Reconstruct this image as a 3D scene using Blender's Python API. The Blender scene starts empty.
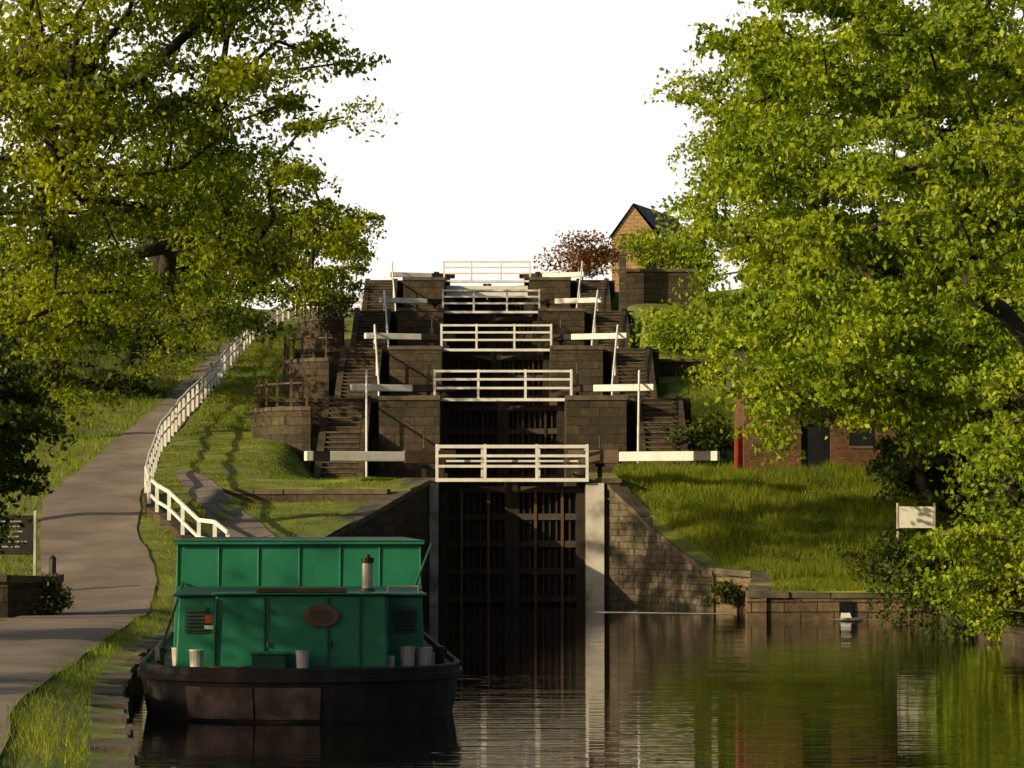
import bpy, math, random
import numpy as np
from mathutils import Vector
random.seed(7); R=np.random.default_rng(7)
S=bpy.context.scene
S.view_settings.view_transform='Standard'; S.view_settings.look='None'; S.view_settings.exposure=0
F=3000.0; H0=2.67; HV=519.0
def W(u,v,d): return ((u-512)*d/F, d, H0+(HV-v)*d/F)

# ---------------- materials ----------------
def newmat(name):
    m=bpy.data.materials.new(name); m.use_nodes=True
    nt=m.node_tree; b=nt.nodes['Principled BSDF']; return m,nt,b
def ramp(nt,fac,stops):
    r=nt.nodes.new('ShaderNodeValToRGB'); e=r.color_ramp.elements
    while len(e)<len(stops): e.new(0.5)
    for i,(p,c) in enumerate(stops):
        e[i].position=p; e[i].color=(*c,1)
    nt.links.new(fac,r.inputs[0]); return r.outputs[0]
def noise(nt,scale,detail=5,rough=.6,vec=None):
    n=nt.nodes.new('ShaderNodeTexNoise'); n.inputs['Scale'].default_value=scale
    n.inputs['Detail'].default_value=detail; n.inputs['Roughness'].default_value=rough
    if vec is None:
        g=nt.nodes.new('ShaderNodeNewGeometry'); vec=g.outputs['Position']
    nt.links.new(vec,n.inputs['Vector']); return n.outputs['Fac']
def mixc(nt,fac,a,b,mode='MIX'):
    m=nt.nodes.new('ShaderNodeMix'); m.data_type='RGBA'; m.blend_type=mode
    for s,val in ((m.inputs[0],fac),(m.inputs[6],a),(m.inputs[7],b)):
        if isinstance(val,(int,float)): s.default_value=val
        elif isinstance(val,tuple): s.default_value=(*val,1)
        else: nt.links.new(val,s)
    return m.outputs[2]
def bump(nt,b,h,strength=.4,dist=.02):
    n=nt.nodes.new('ShaderNodeBump'); n.inputs['Strength'].default_value=strength; n.inputs['Distance'].default_value=dist
    nt.links.new(h,n.inputs['Height']); nt.links.new(n.outputs[0],b.inputs['Normal'])
def simple(name,c1,c2,scale=3,rough=.7,bs=.3,metal=0,c3=None):
    m,nt,b=newmat(name); f=noise(nt,scale)
    st=[(.35,c1),(.65,c2)] if c3 is None else [(.3,c1),(.5,c2),(.72,c3)]
    nt.links.new(ramp(nt,f,st),b.inputs['Base Color'])
    b.inputs['Roughness'].default_value=rough; b.inputs['Metallic'].default_value=metal
    if bs: bump(nt,b,noise(nt,scale*6),bs,.02)
    return m
def masonry(name,c1,c2,mortar,bw=.62,bh=.3,ms=.02,dirt=.5,moss=0):
    m,nt,b=newmat(name)
    g=nt.nodes.new('ShaderNodeNewGeometry'); s=nt.nodes.new('ShaderNodeSeparateXYZ'); nt.links.new(g.outputs['Position'],s.inputs[0])
    a=nt.nodes.new('ShaderNodeMath'); a.operation='ADD'; nt.links.new(s.outputs[0],a.inputs[0]); nt.links.new(s.outputs[1],a.inputs[1])
    nz=noise(nt,1.3,2); mm=nt.nodes.new('ShaderNodeMath'); mm.operation='MULTIPLY_ADD'; nt.links.new(nz,mm.inputs[0]); mm.inputs[1].default_value=.1; nt.links.new(s.outputs[2],mm.inputs[2])
    c=nt.nodes.new('ShaderNodeCombineXYZ'); nt.links.new(a.outputs[0],c.inputs[0]); nt.links.new(mm.outputs[0],c.inputs[1])
    k=nt.nodes.new('ShaderNodeTexBrick'); nt.links.new(c.outputs[0],k.inputs['Vector'])
    k.inputs['Color1'].default_value=(*c1,1); k.inputs['Color2'].default_value=(*c2,1); k.inputs['Mortar'].default_value=(*mortar,1)
    k.inputs['Scale'].default_value=1; k.inputs['Mortar Size'].default_value=ms; k.inputs['Mortar Smooth'].default_value=.5
    k.inputs['Brick Width'].default_value=bw; k.inputs['Row Height'].default_value=bh
    n1=ramp(nt,noise(nt,.7,6,.7),[(.3,(.4,.4,.4)),(.62,(1.15,1.12,1.1))])
    col=mixc(nt,dirt,k.outputs['Color'],n1,'MULTIPLY')
    n2=ramp(nt,noise(nt,5,5,.7),[(.35,(.5,.5,.45)),(.65,(1.3,1.18,1.0))])
    col=mixc(nt,.9,col,n2,'MULTIPLY')
    if moss:
        f=ramp(nt,noise(nt,1.1,6,.75),[(.5,(0,0,0)),(.68,(moss,moss,moss))])
        col=mixc(nt,f,col,(.03,.045,.012))
    nt.links.new(col,b.inputs['Base Color']); b.inputs['Roughness'].default_value=.9
    mx=nt.nodes.new('ShaderNodeMath'); mx.operation='MULTIPLY_ADD'; nt.links.new(k.outputs['Fac'],mx.inputs[0]); mx.inputs[1].default_value=-1; nt.links.new(noise(nt,9,5),mx.inputs[2])
    bump(nt,b,mx.outputs[0],.6,.03)
    return m
M={}
M['stone']=masonry('sooty_gritstone',(.046,.034,.023),(.095,.07,.044),(.018,.014,.011),.7,.32,.014,.85,.5)
M['wing']=masonry('wing_wall_stone',(.09,.075,.057),(.15,.125,.095),(.035,.03,.024),.42,.2,.016,.9,.6)
M['quay']=masonry('quay_stone',(.13,.09,.057),(.21,.15,.095),(.02,.017,.014),.9,.26,.02,.8,.5)
M['brick']=masonry('red_brick',(.13,.055,.03),(.19,.085,.045),(.08,.06,.045),.23,.08,.01,.7)
M['sand']=masonry('sandstone',(.48,.32,.17),(.56,.38,.21),(.3,.2,.12),.5,.25,.015,.3)
M['coping']=simple('coping_stone',(.055,.045,.031),(.14,.11,.075),1.8,.85,.5)
M['slate']=simple('slate',(.035,.033,.035),(.07,.065,.06),3,.7)
M['asphalt']=simple('asphalt',(.16,.125,.1),(.27,.21,.175),.6,.9,.5)
M['white']=simple('white_paint',(.68,.66,.63),(.85,.84,.82),2.2,.5,.15)
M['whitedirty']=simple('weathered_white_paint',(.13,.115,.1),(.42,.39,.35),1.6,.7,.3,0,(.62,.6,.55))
M['quoin_lit']=simple('sunlit_white_quoin',(.28,.25,.22),(.6,.56,.5),1.3,.7,.3,0,(.75,.72,.68))  # white paint with sunlight on the right gate pillar put into the colour
M['black']=simple('black_paint',(.012,.012,.012),(.03,.028,.026),3,.5,.2)
M['timber']=simple('dark_timber',(.014,.009,.006),(.04,.024,.015),2.5,.75,.5)
M['brown']=simple('brown_timber',(.06,.033,.017),(.12,.07,.036),3,.7,.4)
M['iron']=simple('iron',(.02,.02,.02),(.05,.045,.04),5,.5,.3,.6)
M['green']=simple('green_boat_paint',(.006,.1,.05),(.01,.16,.08),1.1,.45,.15,0,(.02,.2,.11))
M['green2']=simple('green_boat_paint_dark',(.004,.055,.03),(.008,.085,.046),2,.5,.15)
M['hull']=simple('hull_black',(.006,.005,.005),(.013,.011,.01),1.5,.7,.3,0,(.03,.021,.016))
M['rust']=simple('sunlit_rusty_panel',(.02,.014,.012),(.07,.046,.038),1.0,.7,.4,0,(.3,.2,.17))  # rusty steel, with the pink of a sun patch put into its palest tone
M['deck']=simple('steel_deck',(.02,.016,.013),(.06,.045,.034),2,.7,.3)
M['grey']=simple('galvanised',(.3,.29,.27),(.5,.47,.42),4,.5,.1,.2)
M['glass_and_void']=simple('dark_glass_and_void',(.01,.012,.014),(.02,.022,.025),1,.08,0)
M['red']=simple('red_paint',(.2,.02,.015),(.3,.03,.02),3,.5,.1)
M['bark']=simple('bark',(.018,.014,.01),(.05,.038,.026),6,.9,.8)
M['foam']=simple('foam',(.5,.5,.48),(.8,.8,.78),9,.6,.3)
M['grassland']=simple('grass_ground',(.05,.075,.012),(.15,.18,.022),.8,.95,.8,0,(.26,.27,.04))
M['mud']=simple('mud',(.03,.025,.015),(.06,.05,.03),2,.9,.5)

def leafmat(name,c1,c2,c3,trans=.4):
    m,nt,b=newmat(name)
    at=nt.nodes.new('ShaderNodeAttribute'); at.attribute_name='rnd'
    col=ramp(nt,at.outputs['Fac'],[(0,c1),(.55,c2),(1,c3)])
    big=ramp(nt,noise(nt,.35,3),[(.35,(.6,.72,.6)),(.65,(1.2,1.12,1.0))])
    col=mixc(nt,1.0,col,big,'MULTIPLY')
    out=nt.nodes['Material Output']
    nt.links.new(col,b.inputs['Base Color']); b.inputs['Roughness'].default_value=.5; b.inputs['Specular IOR Level'].default_value=.25
    t=nt.nodes.new('ShaderNodeBsdfTranslucent'); tc=mixc(nt,1.0,col,(1.6,1.6,.45),'MULTIPLY'); nt.links.new(tc,t.inputs[0])
    mx=nt.nodes.new('ShaderNodeMixShader'); mx.inputs[0].default_value=trans
    nt.links.new(b.outputs[0],mx.inputs[1]); nt.links.new(t.outputs[0],mx.inputs[2]); nt.links.new(mx.outputs[0],out.inputs[0])
    return m
M['leafR']=leafmat('sycamore_leaves',(.06,.1,.008),(.26,.34,.016),(.5,.56,.04),.42)
M['leafL']=leafmat('lime_leaves',(.05,.08,.006),(.24,.29,.012),(.46,.49,.028),.52)
M['leafD']=leafmat('dark_leaves',(.022,.04,.006),(.06,.085,.01),(.12,.145,.018),.35)
M['leafRed']=leafmat('copper_leaves',(.13,.055,.025),(.24,.11,.05),(.32,.18,.07),.3)
M['blade']=leafmat('grass_blades',(.07,.1,.012),(.22,.27,.022),(.42,.44,.06),.45)
m,nt,b=newmat('canal_water'); M['water']=m
b.inputs['Base Color'].default_value=(.005,.005,.003,1); b.inputs['Roughness'].default_value=.025; b.inputs['IOR'].default_value=1.33
g=nt.nodes.new('ShaderNodeNewGeometry'); mp=nt.nodes.new('ShaderNodeMapping'); nt.links.new(g.outputs['Position'],mp.inputs[0]); mp.inputs['Scale'].default_value=(.4,2.4,1)
mp2=nt.nodes.new('ShaderNodeMapping'); nt.links.new(g.outputs['Position'],mp2.inputs[0]); mp2.inputs['Scale'].default_value=(.16,.5,1); mp2.inputs['Rotation'].default_value=(0,0,.2)
n1=noise(nt,1.3,3,.5,mp.outputs[0]); n2=noise(nt,.9,2,.5,mp2.outputs[0])
mu=nt.nodes.new('ShaderNodeMath'); mu.operation='MULTIPLY'; nt.links.new(n1,mu.inputs[0]); nt.links.new(n2,mu.inputs[1]); bump(nt,b,mu.outputs[0],.42,.03)

# ---------------- mesh helpers ----------------
class MB:
    def __init__(s): s.v=[];s.f=[];s.mi=[];s.mats=[]
    def mi_(s,m):
        m=M[m] if isinstance(m,str) else m
        if m not in s.mats: s.mats.append(m)
        return s.mats.index(m)
    def add(s,vs,fs,m):
        o=len(s.v); s.v+= [tuple(p) for p in vs]; k=s.mi_(m)
        for f in fs: s.f.append(tuple(i+o for i in f)); s.mi.append(k)
    def box(s,x0,x1,y0,y1,z0,z1,m):
        s.add([(x0,y0,z0),(x1,y0,z0),(x1,y1,z0),(x0,y1,z0),(x0,y0,z1),(x1,y0,z1),(x1,y1,z1),(x0,y1,z1)],
              [(0,3,2,1),(4,5,6,7),(0,1,5,4),(1,2,6,5),(2,3,7,6),(3,0,4,7)],m)
    def beam(s,p,q,w,h,m):
        p=Vector(p);q=Vector(q);d=(q-p).normalized()
        up=Vector((0,0,1)) if abs(d.z)<.95 else Vector((0,1,0))
        r=d.cross(up).normalized(); u=r.cross(d).normalized()
        vs=[]
        for c in (p,q):
            for a,b2 in ((-1,-1),(1,-1),(1,1),(-1,1)): vs.append(c+r*a*w/2+u*b2*h/2)
        s.add(vs,[(3,2,1,0),(4,5,6,7),(0,1,5,4),(1,2,6,5),(2,3,7,6),(3,0,4,7)],m)
    def cyl(s,p,q,r0,r1,m,n=10):
        p=Vector(p);q=Vector(q);d=(q-p).normalized()
        up=Vector((0,0,1)) if abs(d.z)<.9 else Vector((1,0,0))
        r=d.cross(up).normalized(); u=r.cross(d).normalized(); vs=[]
        for c,rr in ((p,r0),(q,r1)):
            for i in range(n):
                a=2*math.pi*i/n; vs.append(c+(r*math.cos(a)+u*math.sin(a))*rr)
        s.add(vs,[(i,(i+1)%n,n+(i+1)%n,n+i) for i in range(n)]+[tuple(range(n-1,-1,-1)),tuple(range(n,2*n))],m)
    def obj(s,name,parent=None,bevel=0,smooth=False):
        me=bpy.data.meshes.new(name); me.from_pydata(s.v,[],s.f); 
        for m in s.mats: me.materials.append(m)
        me.polygons.foreach_set('material_index',s.mi)
        if smooth: me.polygons.foreach_set('use_smooth',[True]*len(me.polygons))
        me.update(); o=bpy.data.objects.new(name,me); S.collection.objects.link(o)
        if parent: o.parent=parent
        if bevel:
            b=o.modifiers.new('b','BEVEL'); b.width=bevel; b.segments=2; b.limit_method='ANGLE'
        return o
def empty(name):
    o=bpy.data.objects.new(name,None); S.collection.objects.link(o); return o
def npmesh(name,V,nper,mat,rnd,parent=None):
    n=len(V)//nper
    me=bpy.data.meshes.new(name); me.vertices.add(len(V)); me.vertices.foreach_set('co',V.astype(np.float32).ravel())
    me.loops.add(len(V)); me.loops.foreach_set('vertex_index',np.arange(len(V),dtype=np.int32))
    me.polygons.add(n); me.polygons.foreach_set('loop_start',np.arange(0,len(V),nper,dtype=np.int32))
    try: me.polygons.foreach_set('loop_total',np.full(n,nper,dtype=np.int32))
    except Exception: pass
    me.update(calc_edges=True)
    a=me.attributes.new('rnd','FLOAT','POINT'); a.data.foreach_set('value',np.repeat(rnd,nper).astype(np.float32))
    me.materials.append(mat); o=bpy.data.objects.new(name,me); S.collection.objects.link(o)
    if parent: o.parent=parent
    return o
def norm(a): return a/np.maximum(np.linalg.norm(a,axis=1,keepdims=True),1e-6)
def cn(size): return np.clip(R.normal(size=size),-1.7,1.7)
def leaves(name,P,size,mat,parent=None,outw=None,up=.25,aspect=.62):
    n=len(P); ax=R.normal(size=(n,3)); ax[:,2]-=.6
    nr=R.normal(size=(n,3)); nr[:,2]+=up*1.6
    if outw is not None: nr+=outw*1.1
    ax=norm(ax); nr=norm(nr-ax*(nr*ax).sum(1,keepdims=True)); sd=np.cross(ax,nr)
    sz=(size*R.uniform(.6,1.3,size=(n,1)))
    a=P-ax*sz*.5; b=P+ax*sz*.5
    l=P+sd*sz*aspect*.5+nr*sz*.08-ax*sz*.08; r=P-sd*sz*aspect*.5+nr*sz*.08-ax*sz*.08
    V=np.stack([a,l,b,r],1).reshape(-1,3)
    return npmesh(name,V,4,mat,np.clip(R.normal(.5,.25,n),0,1),parent)

def crown_clumps(c,r,n,inner=.35):
    c=np.array(c);r=np.array(r)
    d=norm(R.normal(size=(n,3))); rad=R.uniform(inner**2,1,size=(n,1))**.5
    ph=R.uniform(0,6.28,6); 
    lump=1+.16*np.sin(3*np.arctan2(d[:,1],d[:,0])+ph[0]+2*d[:,2])+.14*np.sin(5*d[:,2]+ph[1])+.08*np.sin(7*d[:,0]+ph[2])
    return c+d*rad*r*lump[:,None]
def tree(name,base,crowns,lsize,lpc,rc,mat,trunk_r=.3,forkz=.45,flat=.5):
    C=np.concatenate([crown_clumps(c,r,n) for c,r,n in crowns])
    base=np.array(base,float); cc=C.mean(0)
    top=np.array([base[0]*.35+cc[0]*.65,base[1]*.35+cc[1]*.65,C[:,2].max()*.8+base[2]*.2])
    nodes=[base.copy()]; par=[-1]
    for i in range(1,9):
        t=i/8; p=base*(1-t)+top*t; p[:2]+=(R.normal(size=2)*.12*(t>0)); p[:2]-= (top-base)[:2]*(t*(1-t))*.6
        nodes.append(p); par.append(len(nodes)-2)
    usable=[i for i in range(9) if i/8>=forkz*.5]
    order=np.argsort(np.linalg.norm((C-cc)/1.0,axis=1))
    for k in order:
        p=C[k]; ids=np.array(usable); N=np.array([nodes[i] for i in ids])
        dd=N-p; cost=np.linalg.norm(dd,axis=1)+np.maximum(dd[:,2],0)*.8
        j=int(ids[np.argmin(cost)]); q=nodes[j]; L=np.linalg.norm(p-q)
        ns=max(1,int(L/1.0)); last=j
        for i in range(1,ns+1):
            t=i/ns; w=q*(1-t)+p*t+R.normal(size=3)*.09*L/ns*(t<1); w[2]+=.12*L*math.sin(math.pi*t)
            nodes.append(w); par.append(last); last=len(nodes)-1; usable.append(last)
    wgt=[1.0]*len(nodes)
    for i in range(len(nodes)-1,0,-1): wgt[par[i]]+=wgt[i]
    tot=wgt[0]; rad=[max(.012,trunk_r*(w/tot)**.55) for w in wgt]
    mb=MB()
    for i in range(1,len(nodes)):
        a,b2=nodes[par[i]],nodes[i]
        if np.linalg.norm(a-b2)<.02: continue
        ra=min(rad[par[i]],rad[i]*1.6) if par[i]>8 or i>8 else rad[par[i]]
        n=10 if rad[i]>.1 else 5
        mb.cyl(a,b2,ra,rad[i],'bark',n)
    t=mb.obj(name,smooth=True)
    Ps=[];O=[]
    for c in C:
        rr=rc*R.uniform(.6,1.4); m=9
        d=norm(R.normal(size=(m,3))*np.array([1,1,.6])+np.array([0,0,-.12]))
        n=max(2,int(lpc*R.uniform(.5,1.4)/m))
        for q in d:
            tt=R.uniform(.15,1,size=(n,1))
            P=c+q*tt*rr*np.array([1,1,flat*1.2])+cn((n,3))*np.array([1,1,.55])*rr*.17
            P[:,2]-=(tt[:,0]**2)*rr*.18
            Ps.append(P)
            o=(P-cc); O.append(norm(o))
    leaves('leaves',np.concatenate(Ps),lsize,M[mat],t,np.concatenate(O))
    return t
# ---------------- terrain ----------------
TI=[(93,3.94),(110,7.1),(127,9.88),(144.6,12.7),(161.7,15.55)]
def xc(y): return -0.0196*(y-93) if y>93 else 0.0
def I(y,t): return float(np.interp(y,[a for a,_ in t],[b for _,b in t]))
ZL=[(-40,.5),(66,.6),(70,.95),(79.5,2.1),(87,3.2),(105,5.1),(124.5,7.6),(138,9.5),(153,11.8),(165,13.7),(180,15.3),(240,16),(2500,14)]
XLt=[(-40,-2.6),(12,-2.6),(27,-3.4),(40,-5.2),(50,-6.2),(60,-6.6),(75,-6.3),(84,-5.0),(93,-2.55)]
ZR=[(-40,.75),(79,.72),(84,.95),(88,1.25),(94,3.75),(97,4.1),(108,4.3),(112,5.6),(125,8),(140,11.3),(150,13),(165,15.2),(180,15.6),(240,16),(2500,14)]
def sm(t): t=min(1,max(0,t)); return t*t*(3-2*t)
def lvl(y):
    z=3.94
    for d,zz in TI:
        if y>=d: z=zz
    return z
def hL(x,y):
    z=I(y,ZL)
    if y<91: z-=.42*sm((x+8.8)/.5)*sm((y-72)/12)
    if y<78: z-=.16*sm((x-I(y,XLt)+1.3)/1.3)
    if y>=93 and y<110: z=z+(3.9-z)*sm((x+8.2)/1.6) 
    elif y>=110 and x>-9.2: z=min(z,lvl(y)-.06)
    if x<-15.5: z+=min(3.5,(-15.5-x)*.16)
    z+=.05*math.sin(x*1.7+y*.6)*math.sin(y*.9-x*.4)*(1 if y>72 else .0)*(1 if x>-16 else 0)
    return z
def hR(x,y):
    z=I(y,ZR)
    if x>11.5: z+=min(4,(x-11.5)*.15)
    if y>=110 and x<6: z=min(z,lvl(y)-.06)
    return z+.06*math.sin(x*1.3+y*.7)*math.sin(y*1.1-x*.5)*(1 if y>82 else .2)
def XRt(y):
    if y<79.2: return 10.6-.2*math.sin(y*.3)+max(0,(40-y))*.05
    return I(y,[(79.2,6.2),(86,6.9),(87.6,5.85),(89.5,4.9),(91.5,3.95),(93,2.9)])
rows=list(np.arange(-40,60,3.0))+list(np.arange(60,111,.6))+list(np.arange(111,190,1.2))+[200,220,260,320,420,600,900,1500,2500]
for d in (79.2,90.98,91.0,93,110,127,144.6,161.7): rows+= [d-.02,d+.001]
rows=sorted(set(round(float(r),3) for r in rows))
def land(name,side,xs_rel):
    v=[];f=[];n=len(xs_rel)
    for y in rows:
        if side<0: e=I(y,XLt) if y<93 else xc(y)-2.4
        else: e=XRt(y) if y<93 else xc(y)+2.4
        for q in xs_rel:
            x=e+side*q; v.append((x,y,hL(x,y) if side<0 else hR(x,y)))
    for i in range(len(rows)-1):
        for j in range(n-1):
            a=i*n+j; q=(a,a+1,a+n+1,a+n); f.append(q if side>0 else q[::-1])
    me=bpy.data.meshes.new(name); me.from_pydata(v,[],f); me.materials.append(M['grassland'])
    me.polygons.foreach_set('use_smooth',[True]*len(f))
    o=bpy.data.objects.new(name,me); S.collection.objects.link(o)
rel=[0,.15,.5,.9,1.3,1.8,2.4,3,3.6,4.2,4.8,5.4,6,6.3,6.6,7,7.5,8,8.6,9.2,10,11,12,13,14,16,18,20,24,30,45,80,160,400,1200]
land('ground',-1,rel); land('hillside',1,rel)
def wallstrip(name,pts,thick,zb,mat,cop=True,nside=1,bl=.95,rag=.015):
    mb=MB()
    for (a,b2) in zip(pts[:-1],pts[1:]):
        A=Vector(a[:2]);B=Vector(b2[:2]);d=(B-A); n=Vector((-d.y,d.x)).normalized()*thick*nside
        vs=[(A.x,A.y,zb),(B.x,B.y,zb),(B.x+n.x,B.y+n.y,zb),(A.x+n.x,A.y+n.y,zb),(A.x,A.y,a[2]),(B.x,B.y,b2[2]),(B.x+n.x,B.y+n.y,b2[2]),(A.x+n.x,A.y+n.y,a[2])]
        mb.add(vs,[(0,1,5,4),(1,2,6,5),(2,3,7,6),(3,0,4,7),(4,5,6,7)],mat)
        if cop:
            L=d.length; k=max(1,int(L/bl)); 
            for i in range(k):
                t0=i/k+.006;t1=(i+1)/k-.006; e=n.normalized()*(.05+random.uniform(-rag,rag))
                P=A+d*t0-e;Q=A+d*t1-e; z0=a[2]+(b2[2]-a[2])*t0+.003;z1=a[2]+(b2[2]-a[2])*t1+.003; h=.15+random.uniform(-rag,rag); n2=n+e*2
                vs=[(P.x,P.y,z0),(Q.x,Q.y,z1),(Q.x+n2.x,Q.y+n2.y,z1),(P.x+n2.x,P.y+n2.y,z0)]
                vs+= [(x,y,z+h) for x,y,z in vs]
                mb.add(vs,[(0,1,5,4),(1,2,6,5),(2,3,7,6),(3,0,4,7),(4,5,6,7)],'coping')
    return mb.obj(name,bevel=0)
pl=[(I(y,XLt),y,.28) for y in np.arange(-30,75,2.5)]
wallstrip('canal_bank_wall',pl,.4,-1.5,'quay',True,1,.8,.04)
pl=[(I(y,XLt),y,I(y,[(72.5,.3),(78,1.0),(84,2.1),(93,3.75)])) for y in (72.5,75,78,81,84,87,90,92.9)]
wallstrip('lock_wing_wall',pl,.6,-1.5,'stone',True,1)
pl=[(2.95,93.1,3.7),(3.2,92.6,3.35),(3.95,91.5,2.6),(4.5,90.3,2.05),(5.0,89.2,1.6),(5.6,88,1.15),(5.85,87.4,1.0)]
wallstrip('lock_wing_wall',pl,.5,-1.5,'wing',True,1)
wallstrip('stone_quay',[(5.75,87.7,1.08),(6.9,86.1,1.0),(6.75,84.2,.85),(6.6,82.5,.7),(6.2,79.2,.6),(8.4,79.25,.58),(11.5,79.3,.6)],.5,-1.5,'quay',True,1,1.1,.03)
pl=[(XRt(y),y,.35) for y in np.arange(79,-30,-3.0)]
wallstrip('canal_bank_wall',pl,.5,-1.5,'stone',False,1)
mb=MB(); mb.add([(-60,-40,0),(60,-40,0),(60,93.4,0),(-60,93.4,0)],[(0,1,2,3)],'water'); mb.obj('canal_water')
# ---------------- paths ----------------
def ribbon(name,Ls,Rs,ys,hf,mat,dz=.03,nc=6):
    v=[];f=[]
    for y in ys:
        a=I(y,Ls);b2=I(y,Rs)+.04*math.sin(y*.9)+.015*math.sin(y*2.3)
        for j in range(nc+1):
            x=a+(b2-a)*j/nc; v.append((x,y,hf(x,y)+dz))
    for i in range(len(ys)-1):
        for j in range(nc):
            a=i*(nc+1)+j; f.append((a,a+1,a+nc+2,a+nc+1))
    me=bpy.data.meshes.new(name); me.from_pydata(v,[],f); me.materials.append(M[mat]); me.polygons.foreach_set('use_smooth',[True]*len(f))
    o=bpy.data.objects.new(name,me); S.collection.objects.link(o); return o
PL=[(-30,-9),(60,-10.2),(68,-10.6),(79.5,-12.5),(87,-13.6),(105,-14.2),(124.5,-14.4),(138,-14.6),(153,-14.3),(165,-13.2),(180,-12)]
PR=[(-30,-3.6),(20,-4.0),(25,-4.25),(34,-5.6),(51,-7.0),(60,-7.6),(68,-8.1),(75,-8.9),(79.5,-9.9),(87,-10.8),(105,-12.3),(124.5,-12.8),(138,-13.2),(153,-13.4),(165,-12.4),(180,-11)]
yr=[y for y in rows if -30<=y<=180]
ribbon('towpath',PL,PR,yr,hL,'asphalt',.035,14)
FL=[(76,-6.8),(80,-7.6),(88.5,-9.5),(93,-10.3),(97,-11.0)]; FR=[(76,-5.3),(80,-5.9),(86,-7.3),(90,-8.6),(93,-9.3),(97,-10.4)]
ribbon('footpath',FL,FR,[y for y in rows if 76<=y<=97],hL,'asphalt',.03,6)
# ---------------- locks ----------------
def tier(i):
    d,z=TI[i]; zb=TI[i-1][1]-1.2 if i else -1.5
    y1=TI[i+1][0]+.02 if i<4 else 186
    c0=xc(d); mb=MB(); E=2.25
    lx=-9.3 if i in(1,2) else (-7.6 if i else -4.0); rx=6.9 if i else 3.0
    if i==0:
        mb.box(-3.3,-E,d,y1,zb,z-.16,'stone'); mb.box(E,3.35,d,y1,zb,z-.16,'stone')
    else:
        mb.box(lx,c0-E,d,y1,zb,z-.16,'stone'); mb.box(c0+E,c0+rx,d,y1,zb,z-.16,'stone')
        mb.box(c0-4.45,c0-E-.02,d-2.2,d-.01,zb,z-.16,'stone'); mb.box(c0+E+.02,c0+4.45,d-2.2,d-.01,zb,z-.16,'stone')
    def cop(a,b2,y,dp):
        k=max(1,int((b2-a)/1.1))
        for q in range(k):
            p=a+(b2-a)*q/k; e=a+(b2-a)*(q+1)/k
            mb.box(p+.006,e-.006,y-.06,y+dp,z-.157,z+random.uniform(-.01,.015),'coping')
    if i==0: cop(-3.4,-E,d,.9); cop(E,3.4,d,.9)
    else:
        cop(lx,c0-4.51,d,.8); cop(c0+4.51,c0+rx,d,.8); cop(c0-4.5,c0-E,d-2.2,2.9); cop(c0+E,c0+4.5,d-2.2,2.9)
    mb.box(c0-E+.005,c0+E-.005,d+1.4,d+2.2,zb,z-.95 ,'stone')
    mb.box(c0-E,c0+E,d+2.21,y1,z-1.0,z-.9,'mud')
    mb.obj('lock_wall')
    if i:
        for sgn in (-1,1):
            sb=MB(); x0=c0+sgn*5.1;x1=c0+sgn*6.3; a,b2=min(x0,x1),max(x0,x1)
            z0=TI[i-1][1]; n=17; rs=(z-z0)/n; go=.33
            for k in range(n):
                sb.box(a,b2,d-(n-k)*go+.001,d-(n-k-1)*go+.03,z0-.3,z0+rs*(k+1)-.05,'stone')
                sb.box(a-.01,b2+.01,d-(n-k)*go-.03,d-(n-k-1)*go,z0+rs*(k+1)-.047,z0+rs*(k+1),'coping')
            for xa in (a-.28,b2+.02): sb.add([(xa,d-n*go,z0-.3),(xa+.26,d-n*go,z0-.3),(xa+.26,d-.01,z0-.3),(xa,d-.01,z0-.3),(xa,d-n*go,z0+.2),(xa+.26,d-n*go,z0+.2),(xa+.26,d-.01,z+.1),(xa,d-.01,z+.1)],[(0,1,5,4),(1,2,6,5),(2,3,7,6),(3,0,4,7),(4,5,6,7)],'stone')
            sb.obj('stone_steps')
            hr=MB(); xr=c0+sgn*4.72; xt=c0+sgn*5.0+(.15*sgn if i>1 else 0); yb=d-n*go-.1
            r=.042
            hr.cyl((xr,yb,z0-.1),(xr,yb,z0+1.0),r,r,'white',8)
            hr.cyl((xr,yb,z0+1.0),(xt,d-.1,z+1.0),r,r,'white',8)
            hr.cyl((xt,d-.1,z-.1),(xt,d-.1,z+1.0),r,r,'white',8)
            xm=(xr+xt)/2
            hr.cyl((xm,(yb+d)/2,(z0+z)/2-.1),(xm,(yb+d)/2,(z0+z)/2+1.0),r*.9,r*.9,'white',8)
            hr.obj('handrail')
BZ=[.66,.36,.5,.48,.27]; BL=[4.35,3.5,3.5,3.3,3.2]; BX=[1.2,1.2,1.05,.95,.85]
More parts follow.
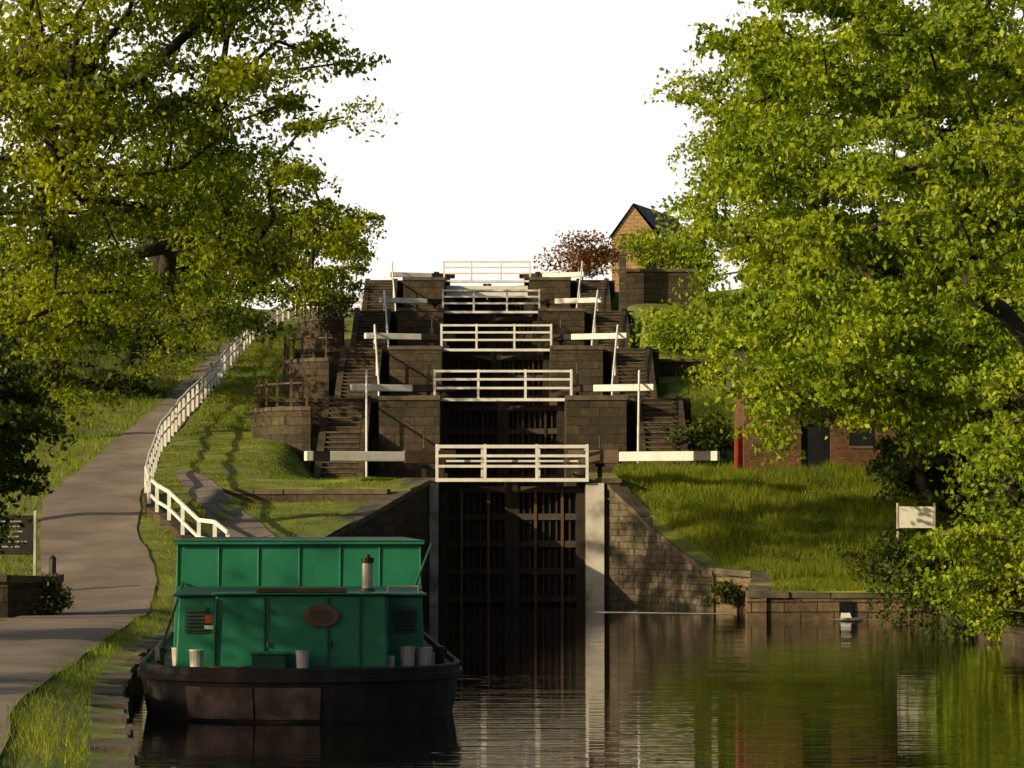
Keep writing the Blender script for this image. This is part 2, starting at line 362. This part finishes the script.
def gate(i):
    d,z=TI[i]; c0=xc(d); g=empty('lock_gate'); zb=-1.2 if i==0 else TI[i-1][1]-1.2
    yh=d+.35
    for sgn,nm in ((-1,'leaf_left'),(1,'leaf_right')):
        mb=MB(); P=Vector((c0+sgn*2.22,yh,0)); Q=Vector((c0+sgn*.03,yh+.75,0)); D=(Q-P)
        zt=z-.35
        def pt(t,zz,off=0): 
            p=P+D*t; return (p.x,p.y+off,zz)
        mb.beam(pt(.03,zb),pt(.03,zt+.5),.3,.28,'timber'); mb.beam(pt(.96,zb),pt(.96,zt+.25),.22,.26,'timber')
        nb=10
        for k in range(nb):
            t=.1+.84*k/(nb-1); mb.beam(pt(t,zb,.1),pt(t,zt-.02,.1),.05+.012*(k%2),.225,'timber')
        mb.beam(pt(.0,(zb+zt)/2,.17),pt(1.0,(zb+zt)/2,.17),.05,zt-zb-.1,'timber')
        for zz in np.arange(zt,zb,-.85): mb.beam(pt(.06,zz,-.02),pt(.93,zz,-.02),.16,.2,'timber')
        for t in (.3,.68): mb.beam(pt(t,zb,-.1),pt(t,zt,-.1),.09,.12,'brown' if i==0 else 'timber')
        mb.obj(nm,g)
        bb=MB(); dirn=(-D).normalized(); zz=z+BZ[i]; L=BL[i]
        A=P+D*.2; 
        bz=lambda q:(q.x,q.y,zz)
        X=P+dirn*BX[i]; hh=.3 if i==0 else .25
        bb.beam(bz(A),bz(X),.3,.42 if i==0 else .25,'brown' if i==0 else 'timber')
        bb.beam(bz(X),bz(P+dirn*(L-.75)),.3,hh,'white')
        bb.beam(bz(P+dirn*(L-.75)),bz(P+dirn*(L-.22)),.304,hh+.004,'black' if i==0 else 'white'); bb.beam(bz(P+dirn*(L-.22)),bz(P+dirn*L),.3,hh,'white')
        bb.beam((P.x,P.y,z-.4),(P.x,P.y,zz-.1),.26,.26,'timber')
        bb.obj('balance_beam',g,bevel=.02)
        pg=MB(); px=c0+sgn*2.75
        pg.box(px-.07,px+.07,d+.9,d+1.04,z-.1,z+(.95 if i<3 else .55),'black'); pg.cyl((px-.15,d+.85,z+.45),(px+.15,d+.85,z+.45),.09,.09,'iron',12)
        if i<3: pg.cyl((px,d+.99,z+.9),(px,d+.99,z+1.35),.025,.025,'iron',6)
        pg.obj('paddle_gear',g)
    fb=MB(); y=d-.25; w=2.37 if i!=1 else 2.55
    fb.box(c0-w,c0+w,y,y+.55,z-.1,z-.02,'timber'); fb.box(c0-w,c0+w,y-.03,y-.002,z-.12,z-.01,'white')
    for k,zz in enumerate((.98,.68,.36)):
        fb.box(c0-w,c0+w,y-.025,y+.025,z+zz-.042,z+zz+.042,'white')
    for t in (-1,-.36,.33,1): fb.box(c0+t*(w-.05)-.045,c0+t*(w-.05)+.045,y-.028,y+.03,z-.1,z+1.04,'white')
    if i==0:
        fb.box(c0-w,c0+w,y+.5,y+.54,z+.93,z+1.0,'white'); fb.box(c0-w,c0+w,y+.5,y+.54,z+.5,z+.56,'white')
        for t in (-.98,-.4,.36,.98): fb.box(c0+t*(w-.05)-.04,c0+t*(w-.05)+.04,y+.541,y+.58,z-.1,z+1.0,'white')
    fb.obj('footbridge',g)
    if i==0:
        mb=MB(); mb.box(-2.55,-2.28,d-.1,d-.003,-1,z-.16,'whitedirty'); mb.box(2.28,2.85,d-.12,d-.003,-1,z-.16,'quoin_lit'); mb.obj('painted_quoins',g)  # right side's paler white puts sunlight into the colour
    if i==4:
        mb=MB()
        for zz in (-.5,-.85): mb.box(c0-2.2,c0+2.2,d-.1,d-.04,z+zz,z+zz+.2,'white')
        mb.obj('white_gate_beams',g)  # plain white beams across, below the bridge deck
for i in range(5): tier(i); gate(i)
pl=[]
for t in np.linspace(0,1,12):
    x=-8.75+5.0*t; pl.append((x,91.0-(1-math.cos(t*1.3))*.9,3.42))
wallstrip('retaining_wall',pl,.35,1.8,'stone',True,1)
def curvewall(xr,xl,y0,zt,zb,name):
    pts=[]
    for t in np.linspace(0,1,14):
        a=t*math.pi/2; pts.append((xr-(xr-xl)*math.sin(a),y0-0+(1-math.cos(a))*4.5-1.8,zt))
    pts.append((xl,y0+9,zt+.3)); pts=pts[::-1]
    wallstrip(name,pts,.4,zb,'stone',True,1)
    fb=MB()
    pts=pts[1:]
    for k,(x,y,z) in enumerate(pts[::2]): fb.box(x-.045+.15,x+.045+.15,y+.15,y+.25,z,z+1.2+random.uniform(-.05,.08),'brown')
    for a,b2 in zip(pts[:-1],pts[1:]):
        for h in (1.0,): fb.beam((a[0]+.15,a[1]+.2,a[2]+h),(b2[0]+.15,b2[1]+.2,b2[2]+h),.03,.06,'brown')
    fb.obj('wooden_fence')
curvewall(-7.2,-9.7,109,6.55,4.3,'retaining_wall')
curvewall(-7.6,-9.9,126,9.2,6.8,'retaining_wall')
curvewall(-8.0,-10.4,143.5,12.1,9.8,'retaining_wall')
RP=[(-7.0,74),(-7.6,76.2),(-8.9,80),(-10.1,84),(-10.55,86.5),(-10.85,89.5),(-12.1,103),(-12.6,114),(-12.75,124.5),(-13.1,138),(-13.25,153),(-12.25,165),(-10.5,176)]
def dense(P,step):
    out=[];rest=0
    for a,b2 in zip(P[:-1],P[1:]):
        L=math.dist(a,b2); t=rest
        while t<L: out.append((a[0]+(b2[0]-a[0])*t/L,a[1]+(b2[1]-a[1])*t/L)); t+=step
        rest=t-L
    return out
mb=MB(); pts=[(x,y,hL(x,y)) for x,y in dense(RP,1.9)]
for x,y,z in pts: mb.box(x-.05,x+.05,y-.05,y+.05,z-.2,z+1.0,'white')
for a,b2 in zip(pts[:-1],pts[1:]):
    for h,t in ((1.0,.1),(.55,.08)): mb.beam((a[0],a[1]-.07,a[2]+h),(b2[0],b2[1]-.07,b2[2]+h),.05,t,'white')
mb.obj('path_railing')
pl=[(x-.1,y,hL(x,y)+.25) for x,y in dense(RP[:6],1.2)]
wallstrip('railing_plinth_wall',pl,.3,0.3,'stone',False,-1)
mb=MB()
x0,y0=-10.9,172; z0=hL(x0,y0)
for k in range(4): mb.box(x0+k*.75-.05,x0+k*.75+.05,y0,y0+.08,z0,z0+1.2,'white')
for h in (.3,.6,.9,1.15): mb.box(x0,x0+2.25,y0-.03,y0-.002,z0+h-.04,z0+h+.04,'white')
mb.obj('field_gate')
# ---------------- buildings ----------------
def brick_hut():
    g=empty('brick_hut'); x0,x1=7.5,12.4; y0,y1=97,101; zb=3.6; zt=6.9
    mb=MB()
    mb.box(x0,9.35,y0,y0+.25,zb,zt,'brick'); mb.box(10.3,x1,y0,y0+.25,zb,zt,'brick'); mb.box(9.351,10.299,y0,y0+.25,5.85,zt,'brick')
    mb.box(x0,x0+.25,y0+.251,y1,zb,zt,'brick'); mb.box(x1-.25,x1,y0+.251,y1,zb,zt,'brick'); mb.box(x0,x1,y1,y1+.25,zb,zt,'brick')
    mb.obj('walls',g)
    mb=MB(); mb.box(9.25,10.4,y0-.03,y0+.2,5.752,5.849,'coping'); mb.box(10.9,11.7,y0-.04,y0-.002,4.95,5.03,'coping'); mb.obj('lintel',g)
    mb=MB(); mb.box(9.35,10.3,y0+.12,y0+.17,zb,5.75,'glass_and_void'); mb.obj('doorway_shade',g)  # dark sheet standing in for the shade inside the opening
    mb=MB(); mb.box(x0-.22,x0-.16,y0+.3,y0+1.3,zb,5.6,'red'); mb.box(x0-.159,x0-.003,y0+.4,y0+1.2,zb,5.65,'red'); mb.obj('door',g)
    mb=MB(); mb.box(10.9,11.7,y0-.02,y0-.003,5.03,6.0,'glass_and_void'); mb.obj('window',g)
    mb=MB(); mb.add([(x0-.3,y0-.3,zt),(x1+.3,y0-.3,zt),(x1+.3,y1+.5,zt),(x0-.3,y1+.5,zt),(x0-.3,(y0+y1)/2,zt+1.3),(x1+.3,(y0+y1)/2,zt+1.3)],[(0,1,5,4),(2,3,4,5),(0,4,3),(1,2,5),(0,3,2,1)],'slate'); mb.obj('roof',g)
brick_hut()
def house():
    g=empty('stone_house'); d=195; x0,x1=6.5,9.4; zr=23.1; ze=21.0
    mb=MB(); y0,y1=d,d+9
    xm=7.9
    mb.add([(x0,y0,15),(x1+.6,y0,15),(x1+.6,y0,ze-.6),(xm,y0,zr),(x0,y0,ze)],[(0,1,2,3,4)],'sand')
    mb.add([(x0,y0,15),(x0+3,y1,15),(x0+3,y1,ze),(x0,y0,ze)],[(3,2,1,0)],'sand')
    mb.add([(x1+.6,y0,15),(x1+4,y1,15),(x1+4,y1,ze-.6),(x1+.6,y0,ze-.6)],[(0,1,2,3)],'sand')
    mb.add([(x0+3,y1,15),(x1+4,y1,15),(x1+4,y1,ze-.6),(xm+3.2,y1,zr),(x0+3,y1,ze)],[(4,3,2,1,0)],'sand')
    mb.obj('walls',g)
    mb=MB(); 
    mb.add([(xm,y0-.15,zr+.15),(x1+.9,y0-.15,ze-.55),(x1+4.3,y1,ze-.7),(xm+3.2,y1,zr+.15)],[(0,1,2,3)],'slate')
    mb.add([(xm,y0-.15,zr+.15),(x0-.2,y0-.15,ze),(x0+2.8,y1,ze),(xm+3.2,y1,zr+.15)],[(3,2,1,0)],'slate'); mb.obj('roof',g)
    mb=MB(); mb.box(xm-.35,xm+.35,y0-.03,y0-.002,20.2,21.2,'glass_and_void'); mb.obj('window',g)
house()
mb=MB(); mb.box(5.6,9.6,156,156.5,12.8,15.55,'stone'); mb.box(5.5,9.7,155.9,156.6,15.553,15.7,'coping'); mb.obj('boundary_wall')
mb=MB(); mb.box(5.55,5.9,154.8,155.3,13,16.3,'wing'); mb.add([(5.5,154.75,16.3),(5.95,154.75,16.3),(5.95,155.35,16.3),(5.5,155.35,16.3),(5.72,155.05,16.6)],[(0,1,4),(1,2,4),(2,3,4),(3,0,4)],'coping'); mb.obj('gate_pier')
mb=MB(); mb.box(5.9,9.5,128.5,129,6.5,9.4,'stone'); mb.box(5.85,9.6,128.4,129.1,9.403,9.53,'coping'); mb.obj('boundary_wall')
# ---------------- signs ----------------
def sign(name,x,y,z0,zp,w,h,board,marks):
    g=empty(name); mb=MB()
    for sx in (-1,1): mb.box(x+sx*(w/2+.04)-.03,x+sx*(w/2+.04)+.03,y-.04,y+.04,z0-.3,z0+zp+.1+h,'whitedirty')
    mb.obj('posts',g,bevel=.01)
    mb=MB(); mb.box(x-w/2,x+w/2,y-.03,y+.02,z0+zp,z0+zp+h,board); mb.obj('board',g)
    mb=MB()
    for k in range(marks):
        zz=z0+zp+h-.13-k*(h-.2)/marks; ww=w*random.uniform(.25,.42)
        mb.box(x-ww,x+ww,y-.034,y-.031,zz-.015,zz+.015,'grey' if board=='black' else 'iron')
    if marks: mb.obj('lettering',g)
sign('notice_board',-10.95,64.5,1.15,.75,1.35,.85,'black',6)
sign('notice_sign',11.3,84,.95,1.47,.95,.6,'white',0)
wallstrip('low_stone_wall',[(-14,62.5,1.35),(-10.6,63.2,1.35),(-9.75,64.0,1.3),(-9.8,65.5,1.3)],.4,.2,'stone',True,1)
mb=MB(); mb.cyl((-10.7,70,.8),(-10.7,70,1.75),.09,.08,'black',10); mb.cyl((-10.7,70,1.75),(-10.7,70,1.83),.1,.03,'black',10); mb.obj('bollard')
mb=MB(); mb.box(8.62,8.98,79.19,79.24,.12,.5,'glass_and_void');  # dark panel stands for the shade in the culvert mouth
mb.add([(8.66,79.17,.2),(8.9,79.17,.2),(8.95,78.95,-.02),(8.62,78.95,-.02)],[(0,3,2,1)],'foam'); mb.obj('overflow_spill')
P=[]
for k in range(900):
    t=random.random(); P.append((2.6+3.5*t+random.gauss(0,.15),86.0-1.6*t+random.gauss(0,.22*(1.3-t)),.006+random.random()*.004))
for k in range(160): P.append((8.78+random.gauss(0,.15),78.85+random.gauss(0,.12),.01+abs(random.gauss(0,.03))))
P=np.array(P); n=len(P); a=R.uniform(.03,.16,n); b2=R.uniform(.02,.09,n)
V=np.stack([P+np.stack([-a,0*a,0*a],1),P+np.stack([0*a,-b2,0*a],1),P+np.stack([a,0*a,0*a],1),P+np.stack([0*a,b2,0*a],1)],1).reshape(-1,3)
npmesh('water_foam',V,4,M['foam'],np.zeros(n))
# ---------------- boat ----------------
def boat():
    g=empty('canal_workboat'); 
    hw=2.22; Lh=17
    def outline(s,zz):
        pts=[]
        for k in range(17):
            a=-math.pi/2+math.pi*k/16
            x=hw*s*math.sin(a); y=2.4-2.4*s*max(0,math.cos(a))**.75
            pts.append((x,y,zz))
        pts+=[(hw*s,Lh-4,zz),(hw*s*.75,Lh-1.5,zz),(0,Lh,zz),(-hw*s*.75,Lh-1.5,zz),(-hw*s,Lh-4,zz)]
        return pts
    mb=MB()
    levels=[(-.5,.9),(0,.95),(.3,.975),(.52,.99),(.53,1.012),(.6,1.015),(.61,.995),(.7,1.0),(.715,.985),(.715,.965),(.64,.96)]
    Ls=[outline(s,z) for z,s in levels]; n=len(Ls[0]); vs=[p for L in Ls for p in L]
    fs=[]
    for i in range(len(Ls)-1):
        for j in range(n): fs.append((i*n+j,i*n+(j+1)%n,(i+1)*n+(j+1)%n,(i+1)*n+j))
    mb.add(vs,fs,'hull'); mb.add(outline(.962,.64),[tuple(range(n))],'deck')
    mb.obj('hull',g)
    mb=MB()
    for (a0,a1) in ((4.1,6.5),(6.56,8.6)):
        k=8; P=[]
        o0=outline(.955,.04); o1=outline(.988,.46)
        def at(o,a): 
            i=int(a);t=a-i; return Vector(o[i])*(1-t)+Vector(o[i+1])*t
        for q in range(k+1):
            a=a0+(a1-a0)*q/k
            for o in (o0,o1):
                p=at(o,a); dd=Vector((p.x,p.y-2.4,0)).normalized()*.02; P.append(p+dd)
        mb.add(P,[(2*q,2*q+2,2*q+3,2*q+1) for q in range(k)],'rust')
    mb.obj('stern_plates',g)  # rusty plates; their pinkish tone also stands for a sun patch
    mb=MB(); hz=.64; z1=1.61
    def tbox(x0,x1,y0,y1,z0,z1,m,tx=.04,ty=.03):
        mb.add([(x0,y0,z0),(x1,y0,z0),(x1,y1,z0),(x0,y1,z0),(x0+tx,y0+ty,z1),(x1-tx,y0+ty,z1),(x1-tx,y1,z1),(x0+tx,y1,z1)],[(0,3,2,1),(4,5,6,7),(0,1,5,4),(1,2,6,5),(2,3,7,6),(3,0,4,7)],m)
    tbox(-1.7,1.7,1.75,6.3,hz,z1,'green')
    tbox(-1.17,1.17,1.05,1.75,hz,z1+.03,'green',.03,.02)
    mb.obj('engine_cabin',g,bevel=.02)
    mb=MB(); mb.box(-1.74,1.74,1.72,6.3,z1+.003,z1+.035,'green2'); mb.box(-1.2,1.2,1.0,1.8,z1+.04,z1+.065,'green'); 
    mb.box(-.6,.62,1.2,1.55,z1+.07,z1+.13,'brown'); mb.obj('cabin_roof',g,bevel=.01)
    mb=MB(); mb.box(-1.15,1.15,1.035,1.05,hz+.02,hz+.06,'green2'); mb.box(.35,.37,1.03,1.06,hz,z1,'green2')
    mb.box(-1.168,-1.15,1.02,1.06,hz,z1,'green2'); mb.box(1.15,1.168,1.02,1.06,hz,z1,'green2')
    mb.box(-.5,-.48,1.03,1.06,hz,z1,'green2'); mb.box(.78,.8,1.03,1.06,hz,z1,'green2')
    for x in (-.44,.4): 
        for zz in (.95,1.4): mb.cyl((x,1.03,zz),(x,1.03,zz+.08),.015,.015,'iron',6)
    mb.obj('cabin_doors',g)
    mb=MB(); tbox(-1.9,1.9,6.31,15.2,hz,2.28,'green',.05,.02); mb.box(-1.9,1.9,6.24,6.34,2.284,2.32,'green'); 
    for x in (-1.84,-1.22,-.62,0,.62,1.22,1.84): mb.box(x-.012,x+.012,6.305,6.335,z1+.05,2.27,'green')
    mb.box(-1.92,1.92,6.27,15.3,2.325,2.345,'green2')
    mb.obj('hold_cabin',g,bevel=.008)
    mb=MB()
    for cx in (-1.43,1.43):
        mb.box(cx-.15,cx+.15,1.735,1.765,1.12,1.47,'green2')
        for k in range(6): mb.box(cx-.13,cx+.13,1.71,1.74,1.15+k*.05,1.17+k*.05,'black')
    mb.obj('louvre_vents',g)
    mb=MB(); 
    P=[(.27+.24*math.cos(a),1.035,1.37+.15*math.sin(a)) for a in np.linspace(0,2*math.pi,28,endpoint=False)]
    mb.add(P+[(x,1.0,z) for x,_,z in P],[tuple(range(28,56))]+[(i,(i+1)%28,28+(i+1)%28,28+i) for i in range(28)],'brown')
    P=[(.27+.16*math.cos(a),.996,1.37+.08*math.sin(a)) for a in np.linspace(0,2*math.pi,28,endpoint=False)]
    mb.add(P,[tuple(range(28))],'rust'); mb.obj('oval_plaque',g)
    mb=MB(); mb.box(-1.3,-1.2,1.705,1.71,1.25,1.36,'red'); mb.box(-1.31,-1.19,1.705,1.709,1.17,1.22,'grey'); mb.obj('warning_label',g)
    mb=MB(); mb.cyl((.93,2.4,z1),(.93,2.4,2.06),.075,.075,'grey',14); mb.cyl((.93,2.4,2.06),(.93,2.4,2.13),.09,.09,'iron',14); mb.cyl((.93,2.4,2.13),(.93,2.4,2.18),.05,.03,'iron',14); mb.cyl((.93,2.4,z1+.03),(.93,2.4,z1+.1),.12,.1,'black',14); mb.obj('exhaust_chimney',g)
    mb=MB()
    for x,y,r,h in ((-1.4,1.3,.1,.27),(-1.66,1.9,.1,.27),(.02,.82,.09,.27),(1.44,1.35,.11,.3),(1.68,1.6,.11,.27),(1.2,1.15,.07,.18)):
        mb.cyl((x,y,.64),(x,y,.64+h),r*.88,r,'whitedirty',14); mb.cyl((x,y,.64+h-.02),(x,y,.64+h+.004),r*1.06,r*1.06,'grey',14)
    mb.obj('paint_tins',g)
    mb=MB(); mb.box(-.66,-.2,.75,1.02,.64,.86,'green2'); mb.box(-.68,-.18,.73,1.04,.863,.895,'green'); mb.obj('locker',g,bevel=.01)
    mb=MB()
    mb.cyl((1.2,1.9,z1+.13),(1.62,1.9,z1+.13),.015,.015,'whitedirty',6); mb.cyl((1.2,1.9,z1),(1.2,1.9,z1+.13),.015,.015,'whitedirty',6); mb.cyl((1.62,1.9,z1),(1.62,1.9,z1+.13),.015,.015,'whitedirty',6)
    for x in (-1.95,1.95): mb.cyl((x,2.6,.64),(x,2.6,.89),.07,.07,'iron',10); mb.cyl((x-.1,2.6,.84),(x+.1,2.6,.84),.03,.03,'iron',8)
    mb.cyl((1.75,6.2,1.65),(2.0,6.0,2.3),.02,.02,'green2',6)
    mb.cyl((-2.0,2.3,.64),(-1.75,6.3,1.7),.02,.02,'iron',6)
    for k in range(40):
        a=k*.6; rr=.12+.004*k; p=(-.95+rr*math.cos(a),.85+rr*math.sin(a),.665+.0008*k); a+=.6; rr+=.004; q=(-.95+rr*math.cos(a),.85+rr*math.sin(a),.665+.0008*(k+1)); mb.cyl(p,q,.016,.016,'brown',5)
    mb.obj('deck_fittings',g)
    g.location=(-2.76,39.4,0); g.rotation_euler=(0,0,math.radians(4.3))
boat()
# ---------------- vegetation ----------------
def wt(u,v,d): return np.array(W(u,v,d))
def cr(u,v,d,ru,rv,rd,n): return (wt(u,v,d),(ru*d/F,rd,rv*d/F),n)
tree('lime_tree',(-11.5,50,.5),[cr(110,20,45,245,190,3.4,120),cr(40,190,47,190,130,2.6,42)],.105,350,.8,'leafL',.26)
tree('lime_tree',(-16,82,2.6),[cr(225,195,80,150,105,3.5,60),cr(20,300,80,120,100,3,32)],.15,350,1.1,'leafL',.3)
tree('lime_tree',(-17.5,108,5.5),[cr(130,270,108,130,105,4,58)],.18,310,1.4,'leafL',.3)
tree('lime_tree',(-17.5,136,9.5),[cr(240,238,138,100,75,4,50)],.22,260,1.5,'leafL',.28)
tree('lime_tree',(-13.2,182,15.2),[cr(338,250,178,45,52,3.5,34)],.25,240,1.3,'leafL',.22)
tree('lime_tree',(-18.5,186,15.2),[cr(240,255,188,80,40,3.5,34)],.28,240,1.6,'leafL',.22)
tree('lime_tree',(-14,60,.9),[cr(-25,425,61,75,110,2.5,45)],.16,320,.9,'leafD',.2)
tree('lime_tree',(-26,122,8),[cr(50,320,124,170,100,5,46)],.3,230,1.8,'leafD',.3)
# unseen trees added left of the view to shade the near path and boat
tree('lime_tree',(-17,33,.6),[((-16.5,33,6.6),(4.2,4.5,3.0),52)],.2,230,1.2,'leafL',.28)
tree('lime_tree',(-19,47,.8),[((-18.5,48,6.0),(3.6,4.0,3.0),40)],.2,230,1.2,'leafL',.28)
# right
tree('sycamore_tree',(13.5,82,1.6),[cr(920,210,80,220,250,5,185),cr(870,340,78,120,80,3.5,38),cr(860,40,84,140,110,4,50)],.19,430,1.15,'leafR',.3)
tree('sycamore_tree',(13.5,124,8),[cr(778,180,122,105,140,5,105)],.23,360,1.5,'leafR',.35)
tree('sycamore_tree',(12.5,104,4.5),[cr(765,330,106,62,62,2.0,30),cr(900,330,108,200,120,4,70)],.22,330,1.3,'leafR',.3)
tree('sycamore_tree',(12.8,90,3),[cr(800,378,92,62,42,1.6,22)],.19,330,1.0,'leafR',.14)
tree('sycamore_tree',(12.5,58,.9),[cr(1010,100,55,150,190,3,62),cr(1050,400,60,110,120,2.5,46),cr(1025,560,66,90,80,2.2,60)],.14,400,.8,'leafR',.3)
tree('sycamore_tree',(16,92,3),[cr(965,470,92,95,90,3,60)],.22,330,1.2,'leafD',.25)
def bush(name,c,r,n,lsize,mat):
    c=np.array(c);cl=crown_clumps(c,r,max(8,n//60),.1); P=[]
    for q in cl: P.append(q+cn((60,3))*np.array(r)*.2)
    P=np.concatenate(P)
    mb=MB()
    for q in cl[:12]: mb.cyl((c[0],c[1],c[2]-r[2]),q,.04,.015,'bark',5)
    o=mb.obj(name); leaves('leaves',P,lsize,M[mat],o,norm(P-c)); return o
bush('copper_bush',wt(588,256,172),(2.4,1.5,1.1),3400,.2,'leafRed')
bush('garden_shrub',wt(648,248,165),(1.5,1.5,1.1),2400,.2,'leafR')
bush('garden_shrub',wt(695,262,165),(2.0,1.5,1.5),3000,.22,'leafR')
bush('garden_shrub',wt(335,300,160),(1.6,1.5,.9),1500,.25,'leafD')
bush('ivy_shrub',wt(48,600,64),(.55,.6,.4),1200,.09,'leafD')
bush('bank_shrub',wt(690,335,135),(3,2,1.4),3500,.25,'leafR')
bush('bank_shrub',wt(690,440,108),(1.3,1.5,1.0),2500,.2,'leafD')
bush('bank_shrub',wt(970,600,76),(2.2,1.2,.95),5200,.15,'leafD')
bush('bank_shrub',wt(1000,622,68),(1.6,1.0,.7),3600,.13,'leafD')
bush('bank_shrub',wt(910,562,81.5),(1.5,.9,.8),3200,.14,'leafD')
bush('bank_shrub',wt(850,562,88),(2.0,1.0,.4),1500,.15,'leafD')
bush('bank_shrub',wt(725,590,86.4),(.7,.5,.35),900,.12,'leafD')
P=[]
for k in range(160):
    x=random.choice([random.uniform(-60,-24),random.uniform(20,60)]); y=random.uniform(120,185)
    c=np.array([x,y,(hL(x,y) if x<0 else hR(x,y))+random.uniform(1,6)]); P.append(c+cn((220,3))*np.array([1.8,1.8,1.3]))
P=np.concatenate(P); leaves('distant_trees',P,.5,M['leafD'])
def grass(name,n,xr,yr_,hf,pred,h,w):
    x=R.uniform(*xr,size=n*2); y=R.uniform(*yr_,size=n*2)
    k=[i for i in range(len(x)) if pred(x[i],y[i])][:n]; x=x[k];y=y[k]
    z=np.array([hf(a,b2) for a,b2 in zip(x,y)])
    n=len(x); cl=.6+.55*np.sin(x*2.1+np.sin(y*1.7)*2)*np.sin(y*2.6+x)+.25
    hh=(h*R.uniform(.5,1.3,size=n)*np.clip(cl,.4,1.4))[:,None]
    B=np.stack([x,y,z-.02],1); a=R.uniform(0,6.28,n); s=np.stack([np.cos(a),np.sin(a)*.3,a*0],1)*w/2*R.uniform(.6,1.4,size=(n,1))
    T=B+np.concatenate([cn((n,2))*.35*hh,hh],1)
    V=np.stack([B-s,B+s,T],1).reshape(-1,3)
    npmesh(name,V,3,M['blade'],np.clip(R.normal(.5,.25,n),0,1))
grass('long_grass',65000,(3.2,14),(84,97),hR,lambda x,y:x>XRt(y)+.48,.36,.035)
grass('long_grass',16000,(6,14),(79.8,86),hR,lambda x,y:x>XRt(y)+.6,.14,.03)
grass('long_grass',26000,(3.5,14),(97,150),hR,lambda x,y:x>(7 if y>108 else 3.6),.35,.05)
grass('verge_grass',40000,(-9,-2.5),(22,75),hL,lambda x,y:I(y,PR)-.05<x<I(y,XLt)-.38,.13,.014)
grass('lawn_grass',45000,(-12.4,-3.3),(75,112),hL,lambda x,y:x>I(y,PR)+.1 and x<I(y,XLt)-.8 and not(76<y<97 and I(y,FL)<x<I(y,FR)),.08,.03)
grass('lawn_grass',22000,(-13.2,-9.5),(112,160),hL,lambda x,y:x>I(y,PR)+.2,.14,.05)
grass('verge_grass',30000,(-20,-10),(66,165),hL,lambda x,y:x<I(y,PL)-.1,.25,.04)
# ---------------- light ----------------
el=math.radians(18); az=(-.88,-.47)
n=math.hypot(*az); az=(az[0]/n,az[1]/n)
sd=Vector((az[0]*math.cos(el),az[1]*math.cos(el),math.sin(el)))
l=bpy.data.lights.new('sun','SUN'); l.energy=5; l.angle=math.radians(.5); l.color=(1,.82,.5)
o=bpy.data.objects.new('sun',l); S.collection.objects.link(o); o.rotation_euler=sd.to_track_quat('Z','Y').to_euler()
w=bpy.data.worlds.new('World'); S.world=w; w.use_nodes=True; nt=w.node_tree; bg=nt.nodes['Background']
sk=nt.nodes.new('ShaderNodeTexSky'); sk.sky_type='NISHITA'; sk.sun_disc=False; sk.sun_elevation=el
sk.sun_rotation=math.atan2(az[0],az[1]); sk.dust_density=5; sk.air_density=1.2; sk.ozone_density=1
tc=nt.nodes.new('ShaderNodeTexCoord')
dp=nt.nodes.new('ShaderNodeVectorMath'); dp.operation='DOT_PRODUCT'; nt.links.new(tc.outputs['Generated'],dp.inputs[0]); dp.inputs[1].default_value=(-.12,.99,.0)
sx=nt.nodes.new('ShaderNodeSeparateXYZ'); nt.links.new(tc.outputs['Generated'],sx.inputs[0])
def mr(src,a,b2):
    q=nt.nodes.new('ShaderNodeMapRange'); q.interpolation_type='SMOOTHSTEP'; nt.links.new(src,q.inputs[0])
    for k,val in zip((1,2,3,4),(a,b2,0,1)): q.inputs[k].default_value=val
    return q.outputs[0]
f1=mr(dp.outputs['Value'],.45,.95); f2=mr(sx.outputs[2],.42,.14)
mm=nt.nodes.new('ShaderNodeMath'); mm.operation='MULTIPLY'; nt.links.new(f1,mm.inputs[0]); nt.links.new(f2,mm.inputs[1])
gr=ramp(nt,sx.outputs[2],[(0,(14.5,12.9,10.8)),(.12,(14.0,13.5,13.0))])
mix=mixc(nt,mm.outputs[0],sk.outputs[0],gr)
nt.links.new(mix,bg.inputs[0]); bg.inputs[1].default_value=.08
# ---------------- camera ----------------
c=bpy.data.cameras.new('camera'); c.sensor_width=36; c.lens=F/1024*36; c.clip_start=.5; c.clip_end=5000
co=bpy.data.objects.new('camera',c); S.collection.objects.link(co); co.location=(0,0,H0); co.rotation_euler=(math.radians(90)+math.atan(135/F),0,0)
S.camera=co
